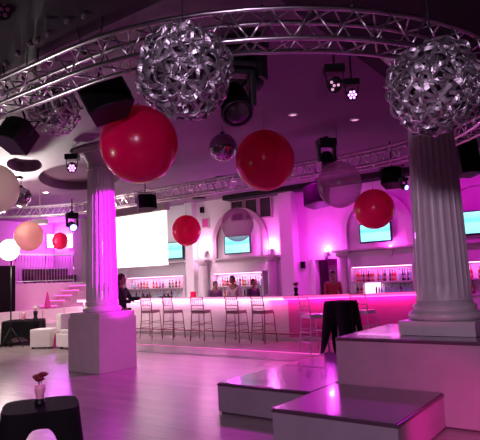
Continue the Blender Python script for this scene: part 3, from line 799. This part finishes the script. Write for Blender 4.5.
# ------------------------------------------------------------------ terrace: railing, stairs, furniture, lamp
na = tn(on_t(8, 270, TL))[1]; nb = tn(on_t(75, 270, TL))[1]
rl = thing('railing', 'pale metal railing with thin upright bars on the terrace wall', 'railing', W(TL-.07, 0, 0), ANG)
mb = MB(); mb.box((0, (na+nb)/2, 2.70), (.06, nb-na, .05)); mb.build('handrail', 'steel', rl)
mb = MB(); mb.box((0, (na+nb)/2, 1.80), (.04, nb-na, .03)); mb.build('bottom_rail', 'steel', rl)
k = 0; n_ = nb-.02
while n_ > na and k < 60:
    mb = MB(); r_ = .022 if k % 10 == 0 else .013; mb.tube([(0, n_, 1.72 if k % 10 == 0 else 1.8), (0, n_, 2.70)], r_, 6)
    mb.build('post' if k % 10 == 0 else 'baluster', 'steel', rl); n_ -= .115; k += 1
# stairs
st = thing('staircase', 'short flight of stairs with glowing magenta step edges rising to the terrace', 'stairs', W(0, 0, 0), 0)
s0 = tn(on_t(56, 310, -15.6))[1]; s1 = tn(on_t(86, 290, -15.6))[1]
for k in range(3, 10):
    z = .16*(k+1); n0 = s0 + (k-5)*((s1-s0)/4.2); n1 = n0 + (s1-s0)/4.2
    tnbox(MB(), -16.45, -15.6, n0, n1-.005, 0, z-.02).build('step', 'mauve_wall', st)
    tnbox(MB(), -16.45, -15.585, n0-.01, n0+.04, z-.02, z+.004).build('step_edge_light', 'led_edge', st)
# terrace furniture silhouettes
for px, py, w, lab in ((40, 275, 1.0, 'dark sofa on the terrace behind the railing, left one'), (62, 274, .9, 'dark sofa on the terrace behind the railing, right one')):
    c = on_t(px, py, -18.3); t_, n_ = tn(c)
    s = thing('terrace_sofa', lab, 'sofa', W(-18.3, n_, 1.70), ANG)
    mb = MB(); mb.box((0, 0, .19), (.75, w, .26)); mb.build('seat', 'terrace_dark', s, .03)
    mb = MB(); mb.box((-.32, 0, .38), (.16, w, .40)); mb.build('backrest', 'terrace_dark', s, .03)
    mb = MB(); [mb.box((x, y, .03), (.05, .05, .06)) for x in (-.3, .3) for y in (-w/2+.08, w/2-.08)]; mb.build('leg', 'black_plastic', s)
# uplit panels on the terrace wall
for px, lab in ((50, 'bright white uplit wall panel left of the small crimson balloon'), (69, 'bright white uplit wall panel right of the small crimson balloon')):
    c = on_t(px, 241, -19.95) if px < 60 else on_n(70.5, 241, 13.96); mb = MB(); mb.box((0, 0, 0), (.06, .36, .62)); mb.mi = 1; mb.box((.035, 0, 0), (.012, .30, .54))
    tag(mb.build('wall_light_panel', ['white_paint', 'lamp_soft'], None, .005, c, ANG if px < 60 else ANG-PI/2), lab, 'wall light')
light('POINT', on_t(60, 238, -19.0), 190, VIO, radius=.2)
light('POINT', on_t(34, 250, -18.5), 22, (1, .3, .7), radius=.2)
# bright work lamp
c = on_y(10, 250, 14.6); lp = thing('flood_lamp', 'dazzling white flood lamp on a stand at the left edge', 'lamp', c)
mb = MB(); mb.lathe([(.07, -.09), (.26, .0), (.30, .09)], R=Matrix.Rotation(PI/2, 3, 'X'), seg=24, caps=False); mb.build('reflector', 'black_plastic', lp)
mb = MB(); mb.lathe([(.28, .05), (.22, .09), (.001, .12)], R=Matrix.Rotation(PI/2, 3, 'X'), seg=28); mb.build('diffuser', 'lamp_white', lp)
mb = MB(); mb.tube([(0, .08, 0), (0, .08, -c.z+.03)], .02, 8); mb.build('pole', 'black_plastic', lp)
for k in range(3):
    a = 2*PI*k/3; mb = MB(); mb.tube([(0, .08, -c.z+.55), (.35*math.cos(a), .08+.35*math.sin(a), -c.z+.015)], .014, 6); mb.build('leg', 'black_plastic', lp)
light('POINT', c+Vector((.1, -.35, 0)), 170, WARM, radius=.12)
light('SPOT', c+Vector((.2, -.3, .3)), 1500, (1, .95, .86), (-5.4, 10.8, CZ), radius=.15, angle=75, blend=.8)

# black panel at left edge
c = on_t(1.5, 290, -15.95); mb = MB(); mb.box((0, 0, 1.15), (.06, .9, 2.3)); o = mb.build('folding_screen', 'black_cloth', None, .01, (c.x, c.y, .0), ANG); tag(o, 'tall black panel standing at the left edge below the lamp', 'screen')

# ------------------------------------------------------------------ lounge furniture
def sofa(cx, cy, w, rz, label, d=.85):
    s = thing('lounge_sofa', label, 'sofa', (cx, cy, 0), rz)
    mb = MB(); mb.box((0, 0, .22), (w, d, .34)); mb.build('base', 'sofa_white', s, .03)
    n = max(1, round(w/.8))
    for k in range(n): mb = MB(); mb.box((-w/2+(k+.5)*w/n, -.08, .44), (w/n-.02, d-.2, .12)); mb.build('seat_cushion', 'sofa_white', s, .04)
    for k in range(n): mb = MB(); mb.box((-w/2+(k+.5)*w/n, d/2-.1, .66), (w/n-.02, .20, .46)); mb.build('back_cushion', 'sofa_white', s, .05)
    mb = MB(); [mb.box((x, y, .03), (.06, .06, .06)) for x in (-w/2+.1, w/2-.1) for y in (-d/2+.1, d/2-.1)]; mb.build('leg', 'black_plastic', s)
c = on_t(36, 325, -14.9); sofa(c.x, c.y, 3.9, ANG+PI/2, 'long white lounge sofa behind the black draped table')
c = on_y(84, 330, 14.3); sofa(c.x, 14.3, 1.1, ANG+PI/2, 'short white sofa end beside the left pedestal')
def ottoman(px, py, w, h, label):
    c = on_z(px, py, 0); s = thing('ottoman', label, 'ottoman', c, ANG*.3)
    mb = MB(); mb.box((0, w*.4, h*.5+.02), (w, w*.8, h-.04)); mb.build('body', 'sofa_white', s, .03)
    mb = MB(); [mb.box((x, y, .02), (.05, .05, .04)) for x in (-w/2+.06, w/2-.06) for y in (.06, w*.7)]; mb.build('foot', 'black_plastic', s)
ottoman(40, 349, .58, .50, 'white box ottoman in front of the black lounge table')
ottoman(60, 347, .55, .42, 'white box ottoman between the black table and the pedestal')

# draped tables
def draped(cx, cy, r, h, label, mname='black_cloth', square=True, rz=0, flare=1.12, arch_h=.62, ce=1.2):
    s = thing('draped_table', label, 'table', (cx, cy, 0), rz)
    mb = MB(); seg = 96; rings = []
    def rad(a, R): # rounded square
        if not square: return R
        p = 5.0; return R/((abs(math.cos(a))**p+abs(math.sin(a))**p)**(1/p))
    lev = 18
    for i in range(lev+1):
        f = i/lev; ring = []
        for k in range(seg):
            a = 2*PI*k/seg
            # stretched spandex: hem arches up between the four corner feet
            corner = abs(math.sin(2*a))           # 1 at the corners
            hem = (1-corner**ce)*arch_h*h if square else 0
            z = h - f*(h-hem)
            drop = (h-z)/h
            R = rad(a, r)*(1-.10*math.sin(PI*min(1, drop))*(1-corner)) * (1+(flare-1)*drop*corner)
            if i == 0: R = rad(a, r)*.97; z = h
            ring.append(mb.bm.verts.new((R*math.cos(a), R*math.sin(a), z - (0.004 if i == 0 else 0))))
        rings.append(ring)
    for A, B in zip(rings, rings[1:]):
        for k in range(seg): f_ = mb.bm.faces.new((A[k], A[(k+1) % seg], B[(k+1) % seg], B[k])); f_.smooth = True
    mb.bm.faces.new(rings[0]); mb.build('tablecloth', mname, s)
    for k in range(4):
        a = PI/4+k*PI/2; q = rad(a, r)*.90
        mb = MB(); mb.tube([(q*math.cos(a), q*math.sin(a), 0), (q*.92*math.cos(a), q*.92*math.sin(a), h-.03)], .016, 8); mb.build('leg', 'steel', s)
    mb = MB(); mb.lathe([(r*.9, h-.03), (r*.9, h-.008)], seg=40); mb.build('tabletop', 'dark_wood', s)
    return s
c = on_z(41, 404, .74); FT = Vector((c.x, c.y, 0))
draped(c.x, c.y, .265, .74, 'black cloth covered table with a rose vase in the lower left corner', rz=.35, flare=1.4, arch_h=.84, ce=5)
c = on_z(341, 300.5, 1.1); draped(c.x, c.y+.05, .27, 1.1, 'tall black draped cocktail table in front of the magenta bar', rz=.9, flare=1.42, arch_h=.62, ce=2.4)
c = on_z(20, 320, .68); draped(c.x+.12, c.y, .52, .68, 'low black draped lounge table in front of the white sofa', rz=.1, flare=1.05, arch_h=.35, ce=4)
LT = c
# vases
def rose_vase(x, y, z, s, label, flower='rose', glass='pink_glass', tall=1):
    v = thing('rose_vase', label, 'vase', (x, y, z))
    mb = MB(); mb.lathe([(.030*s, 0), (.034*s, .01*s), (.022*s, .035*s), (.030*s, .06*s*tall), (.042*s, .12*s*tall), (.040*s, .16*s*tall)], seg=24); mb.build('glass', glass, v)
    mb = MB(); mb.lathe([(.040*s, 0), (.042*s, .008*s), (.036*s, .05*s)], seg=24); mb.build('holder', 'black_plastic', v)
    for dx, dy, dz in ((-.022, 0, .22), (.020, .01, .238), (.002, -.018, .205)):
        mb = MB(); mb.tube([(0, 0, .1*s*tall), (dx*s, dy*s, dz*s*tall)], .003*s, 6); mb.build('stem', 'leaf', v)
        mb = MB(); c_ = Vector((dx*s, dy*s, dz*s*tall))
        mb.ball(c_, .022*s, 12, 8)
        for k in range(9):
            a = k*2.4; q = .014+.0018*k
            R_ = Matrix.Rotation(a, 3, 'Z') @ Matrix.Rotation(.5+.06*k, 3, 'Y')
            mb.ball(c_+Vector((math.cos(a)*q*s, math.sin(a)*q*s, .004*s-.001*k*s)), .021*s, 10, 6, (.35, 1, 1), R_)
        mb.build('flower', flower, v)
rose_vase(FT.x, FT.y-.02, .74, .9, 'small pink glass vase with three dark red roses on the black table')
rose_vase(on_z(42, 318, .68).x, LT.y+.05, .68, 1.5, 'small dark vase with a pale pink flower on the lounge table', 'white_flower', 'black_plastic')
rose_vase(on_z(10, 318, .68).x, LT.y-.05, .68, 2.9, 'tall black vase with a whitish bloom at the left edge of the lounge table', 'white_flower', 'black_plastic')
c = on_z(28, 319, .68); mb = MB(); mb.lathe([(.05, 0), (.06, .02), (.06, .16), (.055, .20)], seg=20); mb.mi = 1; mb.ball((0, 0, .2), .045, 12, 8, (1, 1, .5))
tag(mb.build('candle_holder', ['pink_glass', 'white_flower'], None, 0, (c.x, LT.y, .68)), 'short pink candle holder in the middle of the lounge table', 'candle')
for px, py, Y, h, lab in ((47.5, 308, 17.6, .5, 'slim dark magenta cone standing behind the white sofa'), (54.5, 340, 14.4, .36, 'small pink cone beside the black lounge table')):
    c = on_y(px, py, Y); z0 = c.z if py < 320 else 0
    if py < 320:
        mb = MB(); mb.lathe([(.10, 0), (.10, .02), (.03, .04), (.03, z0)], seg=16); mb.mi = 1
    else: mb = MB(); mb.mi = 1
    mb.lathe([(.11, z0), (.10, z0+.04), (.02, z0+h), (.005, z0+h+.02)], seg=20)
    tag(mb.build('cone_lamp', ['dark_wood', 'magenta_cloth'], None, 0, (c.x, Y, 0)), lab, 'lamp')
# things on the bar
def on_bar(px, n): p = on_n(px, 290, n); return Vector((p.x, p.y, 1.12))
c = Vector((on_y(296, 290, 13.6).x, 13.62, 1.12)); t_, n_ = tn(c)
rose_vase(c.x, c.y, 1.12, 1.3, 'small vase with dark red roses on the magenta bar top', 'rose', 'black_plastic')
c = on_bar(193, 12.15); mb = MB(); mb.box((0, 0, .08), (.14, .10, .16)); tag(mb.build('napkin_box', 'balloon_scarlet', None, .01, c, ANG), 'small red box on the bar top near the third stool', 'box')
for px in (145, 166): c = on_bar(px, 12.3); mb = MB(); mb.box((0, 0, .02), (.34, .24, .03)); mb.mi = 1; mb.lathe([(.03, .035), (.04, .12)], (-.08, 0, 0), 12); mb.lathe([(.03, .035), (.04, .12)], (.07, .02, 0), 12); tag(mb.build('serving_tray', ['black_plastic', 'dark_glass'], None, 0, c, ANG), 'black serving tray with two glasses on the bar, ' + ('nearest the dark-dressed person' if px == 145 else 'nearer the second stool'), 'tray')

# ------------------------------------------------------------------ people
def skin_mesh(chains, sub=2):
    """chains: list of lists of (point, radius); shared points are merged"""
    me = bpy.data.meshes.new('sk'); verts = []; rads = []; edges = []; idx = {}
    for ch in chains:
        prev = None
        for p, r in ch:
            key = tuple(round(c, 4) for c in p)
            if key not in idx: idx[key] = len(verts); verts.append(p); rads.append(r)
            i = idx[key]
            if prev is not None: edges.append((prev, i))
            prev = i
    me.from_pydata(verts, edges, []); o = bpy.data.objects.new('sk', me); col.objects.link(o)
    m = o.modifiers.new('s', 'SKIN')
    for i, r in enumerate(rads):
        rr = r if isinstance(r, tuple) else (r, r); me.skin_vertices[0].data[i].radius = rr
        me.skin_vertices[0].data[i].use_root = (i == 0)
    m.use_smooth_shade = True
    s = o.modifiers.new('ss', 'SUBSURF'); s.levels = sub
    dg = bpy.context.evaluated_depsgraph_get(); out = bpy.data.meshes.new_from_object(o.evaluated_get(dg))
    bpy.data.objects.remove(o); return out
def person(px, n=None, Y=None, py=290, height=1.72, label='', skin='skin', hair='hair_dark', top='shirt_black', legs='trouser', face=0, arms=None, long_hair=False, lean=0.0):
    p0 = on_n(px, py, n) if n else on_y(px, py, Y)
    root = thing('person', label, 'person', (p0.x, p0.y, 0), face); S = height/1.75
    def V(x, y, z): return (x*S, (y - lean*max(0, z-.95))*S, z*S)
    arms = arms or {1: ((.22, .0, 1.13), (.20, -.22, 1.0)), -1: ((-.22, .0, 1.13), (-.20, -.22, 1.0))}
    pel = (V(0, 0, .95), .13*S)
    ch = [[pel, (V(0, .01, 1.12), .115*S), (V(0, .015, 1.30), .135*S), (V(0, .01, 1.42), .10*S), (V(0, .0, 1.50), .052*S), (V(0, -.01, 1.56), .055*S)]]
    chest = ch[0][2]; tors = [ch[0][0:4]]; sleeves = []; leg = []
    for s in (1, -1):
        hip = (V(.095*s, 0, .90), .095*S); knee = (V(.11*s, -.01, .50), .06*S); ank = (V(.115*s, .015, .10), .04*S); toe = (V(.125*s, -.13, .035), .035*S)
        L = [pel, hip, (V(.10*s, -.005, .70), .08*S), knee, (V(.112*s, .01, .36), .058*S), ank, (V(.117*s, -.02, .045), .04*S), toe]
        ch.append(L); leg.append(L)
        sh = (V(.175*s, .01, 1.42), .055*S); el, wr = arms[s]
        el_, wr_ = (V(*el), .040*S), (V(*wr), .027*S)
        A = [ch[0][3], sh, (tuple((Vector(sh[0])*.5+Vector(el_[0])*.5)), .045*S), el_, (tuple(Vector(el_[0])*.55+Vector(wr_[0])*.45), .036*S), wr_]
        ch.append(A); sleeves.append(A)
    body = skin_mesh(ch, 1)
    # hands: palm with five fingers
    parts = [body]
    for s in (1, -1):
        el, wr = (Vector(V(*q)) for q in arms[s]); d = (wr-el).normalized(); side = d.cross(Vector((0, 0, 1)))
        side = side.normalized() if side.length > .1 else Vector((1, 0, 0)); dn = side.cross(d).normalized()
        if dn.z > 0: dn = -dn
        k1 = wr+d*.045*S; k2 = wr+d*.085*S
        parts.append(skin_mesh([[(tuple(wr), .024*S), (tuple(k1), (.036*S, .018*S)), (tuple(k2), (.036*S, .014*S))]], 1))
        for q in range(4):
            b = k2+side*(q-1.5)*.021*S - d*.012; Lf = (.062, .075, .07, .055)[q]*S
            parts.append(skin_mesh([[(tuple(b), .0085), (tuple(b+d*Lf*.5+dn*.006), .008), (tuple(b+d*Lf*.85+dn*.026), .0072)]], 1))
        b = wr+d*.03*S+side*s*.028*S
        parts.append(skin_mesh([[(tuple(b-side*s*.01), .011), (tuple(b+d*.03+side*s*.02), .0095), (tuple(b+d*.055+side*s*.024+dn*.012), .008)]], 1))
    hc = Vector(V(0, -.025, 1.64))
    mb = MB(); mb.ball(hc, .095*S, 24, 16, (.80, .95, 1.18))                       # skull
    mb.ball(hc+Vector((0, -.035*S, -.055*S)), .058*S, 16, 12, (.95, 1, 1))        # jaw
    mb.ball(hc+Vector((0, -.096*S, -.012*S)), .016*S, 10, 8, (.8, 1.1, 1.5))      # nose
    for s in (1, -1): mb.ball(hc+Vector((s*.078*S, .005, -.01*S)), .022*S, 10, 8, (.35, .7, 1.2))
    parts.append(mb.mesh('h', skin))
    bm = bmesh.new()
    for me in parts: bm.from_mesh(me)
    for me in parts: bpy.data.meshes.remove(me)
    me = bpy.data.meshes.new('body'); bm.to_mesh(me); bm.free()
    o = bpy.data.objects.new('tmp', me); col.objects.link(o); rm = o.modifiers.new('r', 'REMESH'); rm.mode = 'VOXEL'; rm.voxel_size = .009; rm.use_smooth_shade = True
    sm = o.modifiers.new('sm', 'SMOOTH'); sm.iterations = 2; sm.factor = .4
    dg = bpy.context.evaluated_depsgraph_get(); bme = bpy.data.meshes.new_from_object(o.evaluated_get(dg)); bpy.data.objects.remove(o)
    bme.materials.clear(); bme.materials.append(M[skin]); bo = bpy.data.objects.new('body', bme); col.objects.link(bo); bo.parent = root
    # clothing
    def grow(chains, g): return [[(p, (r+g if not isinstance(r, tuple) else r)) for p, r in c] for c in chains]
    shirt = grow([ch[0][0:4]] + [[A[0], A[1], A[2], A[3]] + ([A[4], A[5]] if top == 'shirt_black' else []) for A in sleeves], .014*S)
    me = skin_mesh(shirt, 2); me.materials.clear(); me.materials.append(M[top]); o = bpy.data.objects.new('shirt', me); col.objects.link(o); o.parent = root
    me = skin_mesh(grow([L[:6] for L in leg], .013*S), 2); me.materials.clear(); me.materials.append(M[legs]); o = bpy.data.objects.new('trousers', me); col.objects.link(o); o.parent = root
    for s in (1, -1):
        mb = MB(); mb.ball(V(.12*s, -.06, .045), .05*S, 14, 8, (.9, 2.5, .85)); mb.build('shoe', 'black_plastic', root)
    mb = MB()
    mb.ball(hc+Vector((0, .020*S, .028*S)), .103*S, 24, 16, (.86, .98, 1.10))
    if long_hair: mb.ball(hc+Vector((0, .06*S, -.09*S)), .09*S, 20, 12, (.95, .6, 1.5))
    else: mb.ball(hc+Vector((0, .05*S, -.02*S)), .085*S, 16, 10, (.9, .7, .9))
    # keep the face clear of hair
    bm = mb.bm
    for v in bm.verts:
        q = v.co-hc
        if q.y < -.045*S and q.z < .055*S: v.co.y += (-.045*S-q.y)*1.0
    mb.build('hair', hair, root)
    for s in (1, -1):
        mb = MB(); mb.ball(hc+Vector((s*.030*S, -.083*S, .008*S)), .010*S, 10, 8, (1.2, .6, .8)); mb.build('eye', 'eye', root)
    mb = MB(); mb.ball(hc+Vector((0, -.093*S, -.060*S)), .016*S, 10, 6, (1.3, .5, .4)); mb.build('mouth', 'lip', root)
    return root
person(121, Y=12.3, height=1.80, label='person in dark clothes behind the left pedestal holding out one arm', hair='hair_pink_lit', long_hair=True, face=1.25,
       arms={1: ((.21, -.12, 1.20), (.17, -.37, 1.22)), -1: ((-.21, -.10, 1.18), (-.14, -.34, 1.16))}, skin='skin_pale')
person(215, n=13.05, height=1.54, label='bartender with dark hair in a dark purple shirt, leftmost behind the bar', top='shirt_purple', face=.3, lean=.1)
person(236, n=12.95, height=1.68, label='bartender with black hair in a pale shirt bending over the bar', top='shirt_pink', face=-.5, lean=.30)
person(253, n=13.1, height=1.56, label='bartender in a purple shirt right beside the pale-shirted one', top='shirt_purple', face=.5, lean=.05)
person(333, Y=14.45, height=1.70, label='bartender in a red shirt standing before the dark doorway', top='shirt_red', face=.1, lean=.05)

# ------------------------------------------------------------------ lights
# magenta pars aimed at the left column from the right
light('SPOT', (1.2, 9.1, 3.4), 7500, (.9, .0, 1), (-2.62, 10.45, 2.5), radius=.06, angle=26, blend=.4)
light('SPOT', (1.2, 9.5, 2.6), 1500, (.95, .0, 1), (-2.62, 10.45, 1.35), radius=.06, angle=16, blend=.6)
# pale wash over the left stretch of the bar
light('SPOT', W(-11.0, 9.6, 4.0), 1000, (1, .66, .80), W(-11.4, 12.6, 1.1), radius=.3, angle=62, blend=.8)
light('SPOT', W(-13.4, 10.4, 4.0), 500, (1, .70, .82), W(-13.6, 13.2, 1.2), radius=.3, angle=80, blend=.8)
# magenta wash on the right stretch of the bar wall
light('SPOT', W(-6.3, 11.3, 4.0), 190, (1, .0, .85), W(-6.0, 14, 1.9), radius=.2, angle=100, blend=.8)
light('SPOT', W(-3.0, 11.0, 4.0), 190, (1, .0, .85), W(-3.2, 14, 1.9), radius=.2, angle=100, blend=.8)
light('SPOT', W(-8.0, 11.3, 4.0), 130, (1, .0, .85), W(-7.8, 14, 2.4), radius=.2, angle=80, blend=.8)
light('POINT', W(-6.7, 15.0, 2.2), 12, (.8, .0, .7), radius=.1)
# terrace wall wash
light('SPOT', W(-14.2, 9.5, 3.9), 230, (1, .08, .55), W(-16.5, 10.3, 1.0), radius=.2, angle=80, blend=.7)
# magenta wash over the dance floor
light('SPOT', W(-7.2, 9.5, 3.6), 620, (1, .04, .78), W(-6.4, 8.6, 0), radius=.3, angle=100, blend=.9)
light('SPOT', W(-5.6, 9.4, 3.55), 420, (1, .03, .95), W(-6.6, 5.6, 0), radius=.15, angle=70, blend=.8)
light('SPOT', (-4.3, 5.6, 2.2), 110, (1, .90, .88), (-2.3, 6.1, CZ), radius=.15, angle=80, blend=.9)  # unseen off-frame spot added to brighten the near left ceiling
light('SPOT', W(-2.9, 9.3, 3.6), 900, (.9, .0, 1), W(-2.4, 6.4, .6), radius=.15, angle=75, blend=.8)
# magenta floor light to the right of the platforms
light('SPOT', W(-.55, 4.5, .45), 85, (1, .0, .42), W(-1.9, 5.6, .1), radius=.08, angle=75, blend=.9)
light('SPOT', W(-9.6, 12.7, 2.3), 70, (.85, .0, 1), W(-8.2, 8.6, CZ), radius=.15, angle=120, blend=.9)  # unseen uplight added near the bar to tint the ceiling violet
light('SPOT', (-2.6, -.6, 3.5), 560, (1, .54, .80), (-2.9, 10.5, 1.5), radius=.25, angle=34, blend=.9)  # unseen fill added to lift the left column and pedestal
# unseen fill spots added behind the camera and at the left
light('SPOT', (-.8, -1.2, 3.6), 720, (.95, .62, .98), (.2, 4.2, 1.0), radius=.35, angle=84, blend=.9)
light('SPOT', W(-13.3, 6, 4.0), 380, (1, .86, .80), W(-13.8, 9.5, 0), radius=.4, angle=95, blend=.6)
w = bpy.data.worlds.new('World'); bpy.context.scene.world = w; w.use_nodes = True
w.node_tree.nodes['Background'].inputs[0].default_value = (1, .62, .82, 1); w.node_tree.nodes['Background'].inputs[1].default_value = .02

# ------------------------------------------------------------------ camera
cd = bpy.data.cameras.new('Camera'); cam = bpy.data.objects.new('Camera', cd); col.objects.link(cam)
R3 = Matrix((cr, cu, -fwd)).transposed(); cam.matrix_world = Matrix.Translation(CAM) @ R3.to_4x4()
cd.sensor_fit = 'HORIZONTAL'; cd.sensor_width = 36; cd.lens = F/480*36; cd.clip_end = 100; cd.clip_start = .05
sc = bpy.context.scene; sc.camera = cam
sc.view_settings.view_transform = 'Standard'; sc.view_settings.look = 'None'; sc.view_settings.exposure = 0.05; sc.view_settings.gamma = 1
sc.view_settings.use_curve_mapping = False
sc.cycles.max_bounces = 8; sc.cycles.sample_clamp_indirect = 4; sc.cycles.use_denoising = True
